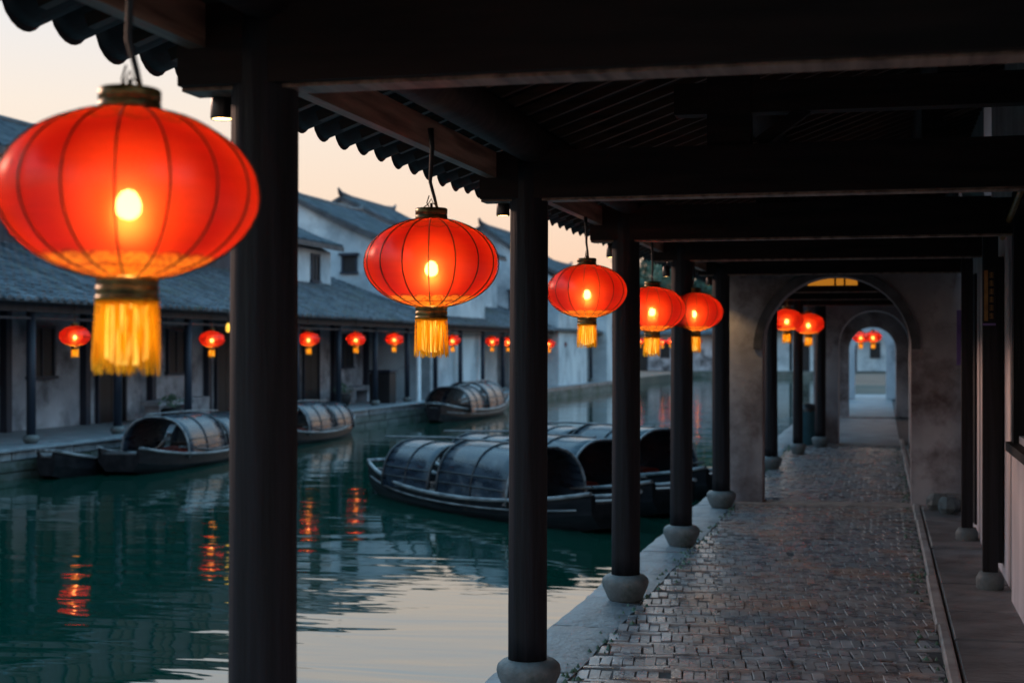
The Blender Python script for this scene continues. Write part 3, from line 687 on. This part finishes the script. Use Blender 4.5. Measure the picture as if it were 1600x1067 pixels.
# ------------------------------------------------------------------ boats
def boat_mesh(L=5.4, B=1.28, seed=0, flip=False):
    """bow at -x, water line at z=0"""
    random.seed(seed); t = thing('awning_boat', (0,0,0), 'x', 'boat')
    N = 26
    def half(u):      # u 0..1 bow->stern
        return B/2*max(.10, (math.sin(PI*min(1, max(0, .04+u*.93)))**.62))
    def half2(u): return B/2*(.10+.90*math.sin(PI*(.03+.86*u))**.75) if u < .5 else B/2*(.34+.66*math.sin(PI*(.03+.90*u))**.8)
    def zs(u): return .20+.22*abs(2*u-1)**2.4
    hull = MB(); secs = []
    for i in range(N+1):
        u = i/N; x = -L/2+L*u; hw = half2(u); zt = zs(u); bot = -.12+.40*max(0, abs(2*u-1)-.62)**1.2*1.4
        fac = .72-.1*abs(2*u-1)
        secs.append([(x,-hw,zt),(x,-hw*(.96),zt*.45+bot*.2),(x,-hw*fac,bot),(x,hw*fac,bot),(x,hw*.96,zt*.45+bot*.2),(x,hw,zt),(x,hw-.05 if hw > .08 else hw*.4,zt),(x,(hw-.07 if hw > .1 else hw*.3),zt-.10),(x,-(hw-.07 if hw > .1 else hw*.3),zt-.10),(x,-(hw-.05 if hw > .08 else hw*.4),zt)])
    vs = [v for s_ in secs for v in s_]; fs = []
    for i in range(N):
        for k in range(10): fs.append((i*10+k, (i+1)*10+k, (i+1)*10+(k+1) % 10, i*10+(k+1) % 10))
    fs.append(list(range(10))); fs.append([N*10+k for k in range(10)][::-1])
    hull.add(vs, fs, 0, False); hull.obj('hull', M['hull'], t)
    for sg in (-1, 1):
        q = MB(); q.tube([(-L/2+L*i/N, sg*(half2(i/N)), zs(i/N)+.012) for i in range(N+1)], .026, 6); q.obj('gunwale', M['rim'], t)
    q = MB(); q.tube([(-L/2+.02, y_, zs(0)+.012) for y_ in (-half2(0), 0, half2(0))], .03, 6); q.obj('bow_rail', M['rim'], t)
    q = MB(); q.tube([(-L/2+L*i/N, -(half2(i/N)*.985), zs(i/N)*.62) for i in range(1, N)], .012, 5); q.obj('rubbing_strake', M['rim'], t)
    # deck planks at both ends
    for u0, u1 in ((.02, .16), (.80, .98)):
        for k in range(5):
            a = u0+(u1-u0)*k/5; c = u0+(u1-u0)*(k+1)/5; q = MB(); hw = min(half2(a), half2(c))-.06
            q.box(-L/2+L*a+.004, -L/2+L*c-.004, -hw, hw, zs((a+c)/2)-.09, zs((a+c)/2)-.05); q.obj('deck_board', M['deck'], t)
    # awnings
    for (u0, u1, hh, ww) in ((.20, .42, .58, .53), (.47, .76, .65, .57)):
        x0, x1 = -L/2+L*u0, -L/2+L*u1; n = 16; q = MB()
        def arc(k, r=1.0):
            a = PI*k/n; c, s_ = math.cos(a), math.sin(a)
            return ww*r*math.copysign(abs(c)**.80, c), .19+hh*r*s_**.85
        nseg = 2; xs = [x0+(x1-x0)*i/(nseg*3) for i in range(nseg*3+1)]
        vs = []; 
        for r_ in (1.0, .965):
            for x in xs:
                for k in range(n+1): yy, zz = arc(k, r_); vs.append((x, yy, zz))
        w1 = n+1; nx = len(xs); fs = []
        for i in range(nx-1):
            for k in range(n): a = i*w1+k; fs.append((a, a+1, a+w1+1, a+w1)); c = nx*w1+a; fs.append((c, c+w1, c+w1+1, c+1))
        for k in range(n): fs.append((k, nx*w1+k, nx*w1+k+1, k+1)); a = (nx-1)*w1+k; fs.append((a, a+1, nx*w1+a+1, nx*w1+a))
        q.add(vs, fs, 0, True); aw = q.obj('awning', M['mat'], t)
        for i in range(nseg+1):
            x = x0+(x1-x0)*i/nseg; h_ = MB(); h_.tube([(x, *arc(k, 1.012)) for k in range(n+1)], .017 if i in (0, nseg) else .011, 6); h_.obj('hoop', M['hoop'] if 0 < i < nseg else M['rim'] if i == nseg and u0 > .4 else M['hoop'], aw)
        for k in (1, 2, n-2, n-1):
            h_ = MB(); yy, zz = arc(k, 1.012); h_.tube([(x0, yy, zz), (x1, yy, zz)], .009, 5); h_.obj('batten', M['hoop'], aw)
    q = MB(); q.box(-.15, .85, -.40, .40, .12, .20); q.obj('bench', M['deck'], t)
    q = MB(); q.cbox(-.1, .8, .12, .38, .20, .26, .02); q.obj('cushion', M['red'], t)
    q = MB(); q.cbox(-.1, .8, -.38, -.12, .20, .26, .02); q.obj('cushion', M['red'], t)
    q = MB(); q.tube([(L*.30, .5, .38), (L*.1, .62, .26), (-L*.2, .66, .30)], .018, 6); q.obj('oar', M['deck'], t)
    q = MB(); q.tube([(-L*.36, -.30, .46+.34), (-L*.1, -.22, .86), (L*.26, -.16, .88)], .016, 6); q.obj('bamboo_pole', M['rim'], t)
    q = MB(); q.tube([(L*.40+.09*math.cos(a*.7), .09*math.sin(a*.7), .24+a*.003) for a in range(28)], .014, 5); q.obj('rope_coil', M['rim'], t)
    q = MB(); q.lathe([(.07,.14),(.10,.18),(.11,.30),(.09,.30)], 10, cx=L*.33, cy=-.2); q.obj('bucket', M['deck'], t)
    for k in range(3):
        q = MB(); q.box(-L/2+L*.385, -L/2+L*.435, -.50, .50, .24+k*.09, .31+k*.09); q.obj('side_board', M['deck'], t) if k < 1 else None
    return t
proto = boat_mesh()
index_kids()
def put_boat(o, bow, stern, label, group, L=5.4, z=WZ):
    bow, stern = Vector((*bow, 0)), Vector((*stern, 0)); c = (bow+stern)/2; v = stern-bow
    o.location = (c.x, c.y, z); o.rotation_euler = (R(random.uniform(-1,1)), 0, math.atan2(v.y, v.x)); s = v.length/L; o.scale = (s, s**.5*random.uniform(.92, 1.05), s**.4*random.uniform(.94, 1.04))
    tag(o, label, 'boat', group)
def px2(px, d): p = P(px, d); return (p.x, p.y)
g1 = 'black awning boats moored beside the near walkway'
random.seed(4)
put_boat(proto, (-6.75, 19.7), (-2.75, 15.8), 'nearest black awning boat, its pale bow pointing left between the first two columns', g1)
put_boat(copy_tree(proto), (-6.4, 21.2), (-2.35, 17.4), 'second black awning boat, right behind the nearest one, seen past the second column', g1)
put_boat(copy_tree(proto), (-5.9, 23.4), (-1.95, 19.6), 'farthest awning boat of the near cluster, its dark opening between third and fourth columns', g1)
g2 = 'black awning boats moored along the opposite bank'
put_boat(copy_tree(proto), (-11.9, 27.0), (-11.5, 21.2), 'awning boat at the opposite bank left of the thick nearest column', g2)
put_boat(copy_tree(proto), (-12.15, 33.3), (-12.0, 27.9), 'awning boat at the opposite bank emerging right of the thick nearest column', g2)
put_boat(copy_tree(proto), (-11.6, 38.4), (-11.9, 46.2), 'awning boat at the opposite bank under the sharp lantern, left of the second column', g2)
# flat open boat at far left, without awning
t = thing('open_boat', (-12.45, 22.4, WZ), 'flat dark open boat without awning moored at the far left bank', 'boat', None, R(97))
t.scale = (.8, .9, 1)
for ch in KIDS[proto.name]:
    if ch.name.split('.')[0] in ('hull', 'gunwale', 'bow_rail', 'deck_board'):
        c = ch.copy(); S.collection.objects.link(c); c.parent = t

# ------------------------------------------------------------------ opposite bank
XO = -12.72
ob = MB(); ob.box(-19, XO+.12, 4, 76, -.03, -.004); ow = ob.obj('opposite_walkway', M['pave'], kind='structure')
b = MB(); b.box(XO-.1, XO+.02, 4, 76, -1.2, -.16); b.obj('quay_wall', M['moss'], ow)
y = 4; random.seed(8)
while y < 76:
    L = random.uniform(1.0, 1.8); q = MB(); q.cbox(XO-.40, XO+.06+random.uniform(-.02,.02), y, y+L-.02, -.16, .01+random.uniform(-.01,.01), .015); q.obj('edge_stone', M['slab'], ow); y += L
# course stones on quay wall
for k in range(2):
    y = 14
    while y < 60:
        L = random.uniform(.6, 1.3); q = MB(); q.box(XO+.018, XO+.045+random.uniform(0,.02), y, y+L-.03, -.17-.17*(k+1)+.012, -.17-.17*k-.012); q.obj('wall_stone', M['moss'], ow); y += L
OC = [21.5+2.8*k for k in range(0, 18)]
CL = ['at the left edge beside the first small lantern', 'right below the fringe of the biggest lantern', 'just left of the second small lantern', 'covered by the left half of the thick nearest column',
      'covered by the right edge of the thick nearest column', 'between the third and fourth small lanterns', 'left of the lantern beside the yellow fringe, by the tall dark box', 'just left of the bright white post',
      'below the yellow fringe of the sharp lantern', 'just right of the lantern beside the yellow fringe', 'left of the pair of small lanterns by the second column', 'between the pair of small lanterns by the second column',
      'covered by the left half of the second near column', 'covered by the right half of the second near column', 'between the two small lanterns right of the second near column', 'just right of the last small lantern of the gallery',
      'behind the yellow fringe of the third lantern', 'last one of the gallery, right of the third lantern fringe']
for i, y in enumerate(OC):
    lb = 'slim blue-grey column across the canal, '+CL[i]
    t = thing('gallery_column', (-13.2, y, 0), lb, 'column', 'slim columns of the gallery across the canal')
    b = MB(); b.lathe([(.075,.14),(.072,2.1)], 12); b.obj('shaft', M['bluewood'], t)
    b = MB(); b.lathe([(.09,0),(.13,.06),(.13,.10),(.09,.14)], 12); b.obj('stone_base', M['drum'], t)

gal = thing('gallery_house', (-15.5, 40, 0), 'long low gallery building across the canal with dark tiled lean-to roof and stained back wall', 'building')
def gp(mb, name, m, par=None, **k):
    o = mb.obj(name, m, par or gal, **k)
    if par is None: o.location = (15.5, -40, 0)
    return o
b = MB(); b.box(-15.7, -15.5, 6, 75, 0, 3.1); gp(b, 'back_wall', M['greywall'])
b = MB(); b.box(-15.7, -13.2, 75, 75.2, 0, 2.5); gp(b, 'end_wall', M['white'])
b = MB(); b.box(-13.28, -13.12, 6, 76, 2.1, 2.26); gp(b, 'eave_beam', M['bluewood'])
b = MB(); b.box(-13.24, -13.16, 6, 76, 1.98, 2.02); gp(b, 'hanging_rail', M['bluewood'])
random.seed(31)
for i, y in enumerate(OC):
    # doors, windows, wall posts
    b = MB(); b.box(-15.5, -15.36, y-.09, y+.09, 0, 2.9); gp(b, 'wall_post', M['bluewood'])
    k = i % 4
    if k in (0, 2):
        f = MB(); y0 = y+.5; y1 = y0+1.2
        f.box(-15.5, -15.42, y0, y0+.08, 0, 2.05); f.box(-15.5, -15.42, y1-.08, y1, 0, 2.05); f.box(-15.5, -15.42, y0, y1, 2.05, 2.13)
        dr = gp(f, 'door', M['bluewood'])
        for q0, q1 in ((y0+.08, (y0+y1)/2-.01), ((y0+y1)/2+.01, y1-.08)):
            f = MB(); f.box(-15.497, -15.46, q0, q1, 0, 2.05); f.obj('leaf', M['dark'], dr)
    if k in (1, 3):
        f = MB(); y0 = y+.8; y1 = y0+.9
        f.box(-15.5, -15.43, y0, y0+.06, 1.0, 1.9); f.box(-15.5, -15.43, y1-.06, y1, 1.0, 1.9); f.box(-15.5, -15.43, y0, y1, 1.9, 1.96); f.box(-15.5, -15.40, y0-.05, y1+.05, .94, 1.0)
        wd = gp(f, 'window', M['bluewood']); f = MB(); f.box(-15.497, -15.46, y0+.06, y1-.06, 1.0, 1.9); f.obj('pane', M['dark'], wd)
        f = MB(); f.box(-15.46, -15.44, (y0+y1)/2-.02, (y0+y1)/2+.02, 1.0, 1.9); f.obj('mullion', M['bluewood'], wd)
    if k == 3:
        f = MB(); f.box(-15.5, -15.1, y+.4, y+2.2, 0, .42); gp(f, 'stone_bench', M['greywall'])
# lean-to roof: deck + tile rows
def oz(x): return 2.22+.372*(-12.75-x)
b = MB(); b.add([(-12.8,6,oz(-12.8)),(-16.6,6,oz(-16.6)),(-16.6,76,oz(-16.6)),(-12.8,76,oz(-12.8)),(-12.8,6,oz(-12.8)+.06),(-16.6,6,oz(-16.6)+.06),(-16.6,76,oz(-16.6)+.06),(-12.8,76,oz(-12.8)+.06)],
                [(0,1,2,3)[::-1],(4,5,6,7),(0,1,5,4),(1,2,6,5),(2,3,7,6),(3,0,4,7)]); deck = gp(b, 'roof', M['roof'])
def tile_row(seed, x0=-12.68, x1=-16.6, slope=.372, r=.075):
    random.seed(seed); q = MB(); n = 5; L = abs(x1-x0); nt = int(L/.17); sg = -1 if x1 < x0 else 1
    for i in range(nt):
        xa, xb = sg*i*.17, sg*(i+1)*.17+sg*.01; za, zb = slope*i*.17, slope*(i*.17+.18)
        dz = random.uniform(-.006, .006); dy = random.uniform(-.008, .008); vs = []
        for x, z, rr in ((xa, za+.016, r*1.06), (xb, zb, r*.92)):
            for k in range(n+1):
                a = PI*k/n; vs.append((x, rr*math.cos(a)+dy, z+dz+rr*.75*math.sin(a)))
        q.add(vs, [(k, k+1, n+2+k, n+1+k) for k in range(n)]+[(0, *range(1, n+1))][:1], 0, False)
    return q.mesh('tile_row', M['roof'])
trows = [tile_row(i) for i in range(5)]
random.seed(12); y = 6.1; i = 0
while y < 75.9:
    link('tile_row', trows[i % 5], deck, loc=(-12.70+random.uniform(-.012,.012), y, oz(-12.7)+.05)); y += .25; i += 1

# two storey houses behind
def gable_house(name, label, y0, y1, xr, zr, xf, zf, xb, zb, base, m, th=.22, win=(), roofm=None):
    """gable walls face +-y; ridge at xr,zr; front eave xf,zf ; back eave xb,zb"""
    t = thing(name, ((xf+xb)/2, y0, base), label, 'house', 'whitewashed houses behind the gallery across the canal')
    off = (-(xf+xb)/2, -y0, -base)
    def hp(mb, nm, mm, par=None):
        o = mb.obj(nm, mm, par or t)
        if par is None: o.location = off
        return o
    b = MB(); b.prism([(xb, base), (xf, base), (xf, zf), (xr, zr), (xb, zb)], y0+.001, y1-.001); hp(b, 'wall', m)
    # roof planes (curved slightly) with overhang along x; coping on gable edges
    b = MB(); n = 6
    for (xa, za, xe, ze) in ((xr, zr, xf+.35*(1 if xf > xr else -1), zf), (xr, zr, xb-.35*(1 if xf > xr else -1), zb)):
        vs = []
        for i in range(n+1):
            u = i/n; x = xa+(xe-xa)*u; z = za+(ze-za)*u-.10*math.sin(PI*u)*abs(xe-xa)/3-(0 if i < n else 0)
            vs += [(x, y0-.18, z+.02), (x, y1+.18, z+.02), (x, y0-.18, z+.16), (x, y1+.18, z+.16)]
        fs = []
        for i in range(n):
            a = i*4; fs += [(a,a+1,a+5,a+4),(a+2,a+6,a+7,a+3),(a,a+4,a+6,a+2),(a+1,a+3,a+7,a+5)]
        fs += [(0,2,3,1),(n*4,n*4+1,n*4+3,n*4+2)]
        b.add(vs, fs)
    rf = hp(b, 'roof', M['coping'])
    # tile ribs on front plane
    sgn = 1 if xf > xr else -1
    q = MB(); yy = y0; 
    while yy < y1+.1:
        q.tube([(xr+(xf+.35*sgn-xr)*i/n, yy, zr+(zf-zr)*i/n-.10*math.sin(PI*i/n)*abs(xf-xr)/3+.17) for i in range(n+1)], .06, 5, cap=False); yy += .26
    o = q.obj('roof_tiles', M['roof'], rf, kind='stuff')
    # ridge with upturned ends
    q = MB(); Ly = y1-y0
    q.tube([(xr, y0-.35, zr+.42), (xr, y0-.1, zr+.25), (xr, y0+Ly*.15, zr+.18), (xr, y1-Ly*.15, zr+.18), (xr, y1+.1, zr+.25), (xr, y1+.35, zr+.42)], [.04,.10,.11,.11,.10,.04], 7); q.obj('ridge', M['coping'], rf)
    for (side, a0, a1, z0, z1) in win:
        f = MB(); 
        if side == 'g':      # on near gable
            f.box(a0-.06, a0, y0-.05, y0, z0, z1); f.box(a1, a1+.06, y0-.05, y0, z0, z1); f.box(a0-.12, a1+.12, y0-.14, y0, z1, z1+.08); f.box(a0-.1, a1+.1, y0-.08, y0, z0-.06, z0)
            wd = hp(f, 'window', M['bluewood']); f = MB(); f.box(a0, a1, y0-.015, y0-.003, z0, z1); f.obj('pane', M['dark'], wd)
        else:                # on canal front
            f.box(xf, xf+.05, a0-.06, a0, z0, z1); f.box(xf, xf+.05, a1, a1+.06, z0, z1); f.box(xf, xf+.06, a0-.06, a1+.06, z1, z1+.06); f.box(xf, xf+.08, a0-.1, a1+.1, z0-.06, z0)
            wd = hp(f, 'window', M['bluewood']); f = MB(); f.box(xf+.003, xf+.015, a0, a1, z0, z1); f.obj('pane', M['dark'], wd)
            f = MB(); f.box(xf+.015, xf+.035, (a0+a1)/2-.025, (a0+a1)/2+.025, z0, z1); f.obj('mullion', M['bluewood'], wd)
    return t
gable_house('town_house', 'dark two storey timber house at the far left across the canal, behind the biggest lantern', 9, 36.5, -18.2, 6.2, -15.95, 5.05, -20.6, 5.0, 0, M['bluewood'],
            win=[('f', y_, y_+.9, 3.75, 4.75) for y_ in (21.5, 23.4, 25.3, 27.2, 29.1, 31, 33)])
gable_house('dormer_house', 'small white upper storey with one dark window just right of the thick nearest column', 36.9, 41.3, -17.0, 5.05, -15.6, 4.32, -18.6, 4.2, 2.9, M['white'], win=[('f', 39.75, 40.3, 3.45, 4.15)])
gable_house('gable_house', 'pale gable wall below the twin peaks, left of the sharp lantern', 44, 50.5, -18.0, 6.2, -13.4, 4.15, -21.5, 4.6, 0, M['white'], win=[('g', -16.2, -15.8, 3.9, 4.4)])
gable_house('gable_house', 'taller pale gable with the highest roof peak, left of the sharp lantern', 52.5, 58.5, -19.4, 7.0, -15.0, 5.0, -22.5, 5.4, 0, M['white'])
gable_house('gable_house', 'pale gable house between the sharp lantern and the second column', 60.5, 66.5, -16.2, 6.5, -12.9, 4.3, -19.5, 4.6, 0, M['white'], win=[('g', -14.95, -14.35, 3.0, 3.9), ('g', -13.9, -13.5, 3.0, 3.8)])
gable_house('gable_house', 'far gable house seen right of the second column behind the third lantern', 70, 76, -15.6, 5.6, -12.6, 3.7, -18.5, 4.2, 0, M['white'])
# white post, far lamps
p = P(654, 43); b = MB(); b.lathe([(.10,0),(.10,.03),(.07,.04),(.065,1.62),(.05,1.64)], 12); b.obj('white_post', M['white_post'], loc=(p.x, p.y, 0), label='bright white post on the opposite quay below the sharp lantern', cat='post')
for px, py, d, lb in ((357, 512, 30, 'tiny yellow lamp across the canal at the left edge of the thick column'), (898, 569, 66, 'small orange lamp low on the far quay left of the third column')):
    p = P(px, d, EYE+(546-py)*d/F_PX); t = thing('wall_lamp', p, lb, 'lamp', None)
    b = MB(); b.lathe([(.02,.09),(.05,.05),(.055,-.05),(.03,-.09)], 10); b.obj('glass', M['farlamp'], t)
    b = MB(); b.tube([(0,0,.12), (0,0,.35), (-.2,0,.4)] if py < 546 else [(0,0,-.12),(0,0,-(p.z))], .015, 5); b.obj('arm', M['lampmetal'], t)

# ------------------------------------------------------------------ building closing the canal, trees
EY = 104
b = MB(); b.box(-12.7, -1.7, EY, EY+8, -1.2, .0); eq = b.obj('end_quay', M['moss'], kind='structure')
for i, (x0, x1, h, mm, lb) in enumerate(((-17.5, -11.2, 2.6, 'greywall', 'low pale building closing the canal, seen beside the third column'), (-11.0, -6.3, 2.9, 'white', 'low white building closing the canal between fourth and fifth columns'), (-6.1, 1.0, 2.7, 'white', 'pale building far behind the columns of the first arch'))):
    t = thing('end_building', ((x0+x1)/2, EY+3, 0), lb, 'building', 'low buildings closing the canal'); off = (-(x0+x1)/2, -EY-3, 0)
    b = MB(); b.box(x0, x1, EY+3, EY+8, 0, h); o = b.obj('wall', M[mm], t); o.location = off
    b = MB(); b.prism([(0,0)]*0 or [(x0-.3, h), (x1+.3, h), (x1+.3, h+.15), (x0-.3, h+.15)], EY+2.2, EY+2.4); vs = [(x0-.4,EY+2,h),(x1+.4,EY+2,h),(x1+.4,EY+5.5,h+1.5),(x0-.4,EY+5.5,h+1.5),(x0-.4,EY+9,h),(x1+.4,EY+9,h)]
    b.add(vs, [(0,1,2,3),(3,2,5,4),(0,3,4),(1,5,2),(0,4,5,1)]); o = b.obj('roof', M['roof'], t); o.location = off
    for k in range(int((x1-x0)/1.6)):
        xx = x0+.5+k*1.6; b = MB(); b.box(xx, xx+.7, EY+2.93, EY+3.0, .9 if k % 2 else 0, 2.0); o = b.obj('window' if k % 2 else 'door', M['bluewood'], t); o.location = off
        b2 = MB(); b2.box(xx+.08, xx+.62, EY+2.90, EY+2.928, 1.0 if k % 2 else .05, 1.9); b2.obj('pane' if k % 2 else 'leaf', M['dark'], o)
leafmesh = None
def tree(x, y, h, r, lb, seed):
    random.seed(seed); t = thing('leafy_tree', (x, y, -.03), lb, 'tree', 'green trees behind the buildings closing the canal')
    b = MB(); b.tube([(0,0,0),(.1,0,h*.3),(-.05,.1,h*.55),(.1,0,h*.8)], [.22,.17,.12,.05], 8)
    for k in range(7):
        a = random.uniform(0, 2*PI); z0 = h*random.uniform(.35,.6); b.tube([(0,0,z0),(r*.4*math.cos(a), r*.4*math.sin(a), z0+h*.15),(r*.75*math.cos(a), r*.75*math.sin(a), z0+h*.25)], [.08,.05,.02], 6)
    b.obj('trunk', M['bark'], t)
    b = MB(); cl = [(random.gauss(0,.5)*r, random.gauss(0,.5)*r, h*.68+random.gauss(0,.17)*h, random.uniform(.25,.5)*r) for _ in range(22)]
    for (cx, cy, cz, cr) in cl:
        for _ in range(420):
            v = Vector((random.gauss(0,1), random.gauss(0,1), random.gauss(0,1))).normalized()*cr*random.uniform(.55,1.0)
            c = Vector((cx, cy, cz))+v; u = Vector((random.uniform(-1,1), random.uniform(-1,1), random.uniform(-1,1))).normalized(); w2 = u.orthogonal().normalized(); s = random.uniform(.10,.2)
            b.add([c-u*s, c+w2*s*.5, c+u*s, c-w2*s*.5], [(0,1,2,3)])
    b.obj('crown', M['leaf'], t, kind='stuff')
for i, (px, d, h, r, lb) in enumerate(((1032, 122, 9.4, 3.0, 'tall leafy tree seen between the third and fourth columns'), (1095, 120, 9.2, 3.6, 'leafy tree seen between the fourth and fifth columns'),
        (1150, 124, 9, 4, 'leafy tree behind the left pier of the first arch'), (1225, 122, 8.5, 3.8, 'leafy tree far off through the first arch beside its left jamb'), (1280, 126, 8.5, 4, 'leafy tree far off through the first arch near the second arch wall'))):
    p = P(px, d); tree(p.x, p.y, h, r, lb, 100+i)

# things standing in the gallery across the canal
def on_far(px, Xw):
    tot = math.atan((800-px)/F_PX)+YAW; return (Xw, -Xw/math.tan(tot), 0)
t = thing('storage_box', on_far(598, -13.6), 'tall dark box standing in the far gallery beside a column left of the white post', 'box')
b = MB(); b.cbox(-.3, .3, -.28, .28, 0, .86, .03); b.obj('body', M['dark'], t); b = MB(); b.cbox(-.33, .33, -.31, .31, .862, .93, .02); b.obj('lid', M['bluewood'], t)
for px, lb in ((556, 'low pale stone seat in the far gallery, left of the tall dark box'), (262, 'low pale stone seat in the far gallery behind the awning of the left boat')):
    t = thing('stone_seat', on_far(px, -14.6), lb, 'bench', 'stone seats in the far gallery')
    b = MB(); b.cbox(-.22, .22, -.8, .8, .34, .44, .02); b.obj('seat', M['greywall'], t)
    for y_ in (-.6, .6):
        b = MB(); b.box(-.17, .17, y_-.1, y_+.1, 0, .34); b.obj('leg', M['greywall'], t)
random.seed(77)
for px, lb in ((268, 'dark pot with a small plant by the far gallery wall above the left boat'), (536, 'dark round pot with a low plant at the foot of a far column')):
    t = thing('potted_plant', on_far(px, -13.9), lb, 'plant', 'potted plants in the far gallery')
    b = MB(); b.lathe([(.14,0),(.20,.12),(.22,.28),(.20,.32),(.17,.30)], 14); b.obj('pot', M['dark'], t)
    b = MB()
    for k in range(90):
        a = random.uniform(0, 2*PI); rr = random.uniform(.02, .26); c = Vector((rr*math.cos(a), rr*math.sin(a), .36+random.uniform(0, .28)*(1-rr*2))); u = Vector((random.uniform(-1,1), random.uniform(-1,1), random.uniform(-.2,1))).normalized(); w2 = u.orthogonal().normalized()
        b.add([c-u*.05, c+w2*.02, c+u*.05, c-w2*.02], [(0,1,2,3)])
    b.obj('foliage', M['leaf'], t)

random.seed(91)
mo = MB()
for k in range(420):
    if random.random() < .6: x, y_ = XS+random.gauss(0, .035), random.uniform(6.6, 24)
    else: x, y_ = XK+random.gauss(-.05, .04), random.uniform(6.6, 24)
    r0 = random.uniform(.006, .022); n_ = 6
    mo.add([(x, y_, .012)]+[(x+r0*random.uniform(.6,1.2)*math.cos(2*PI*q/n_), y_+r0*random.uniform(.6,1.2)*math.sin(2*PI*q/n_), -.008) for q in range(n_)], [(0, 1+q, 1+(q+1) % n_) for q in range(n_)])
mo.obj('moss', M['leaf'], walk, kind='stuff')
for k, (x, y_, lb) in enumerate(((.02, 7.4, 'curled brown leaf lying on the near paving bricks'), (-.9, 8.6, 'dry leaf on the paving near the quay slabs'), (.18, 10.2, 'small leaf by the raised kerb on the right'))):
    b = MB(); a = k*1.3; vs = []
    for u in range(5):
        w_ = .012*math.sin(PI*(u+.3)/4.6); vs += [(-.03+.015*u, -w_, .006+.006*(u-2)**2/4), (-.03+.015*u, 0, .002), (-.03+.015*u, w_, .008)]
    b.add(vs, [f for u in range(4) for f in ((u*3, u*3+1, u*3+4, u*3+3), (u*3+1, u*3+2, u*3+5, u*3+4))])
    o = b.obj('fallen_leaf', M['rail'], loc=(x, y_, .006), rz=a, label=lb, cat='leaf', group='fallen leaves on the walkway')
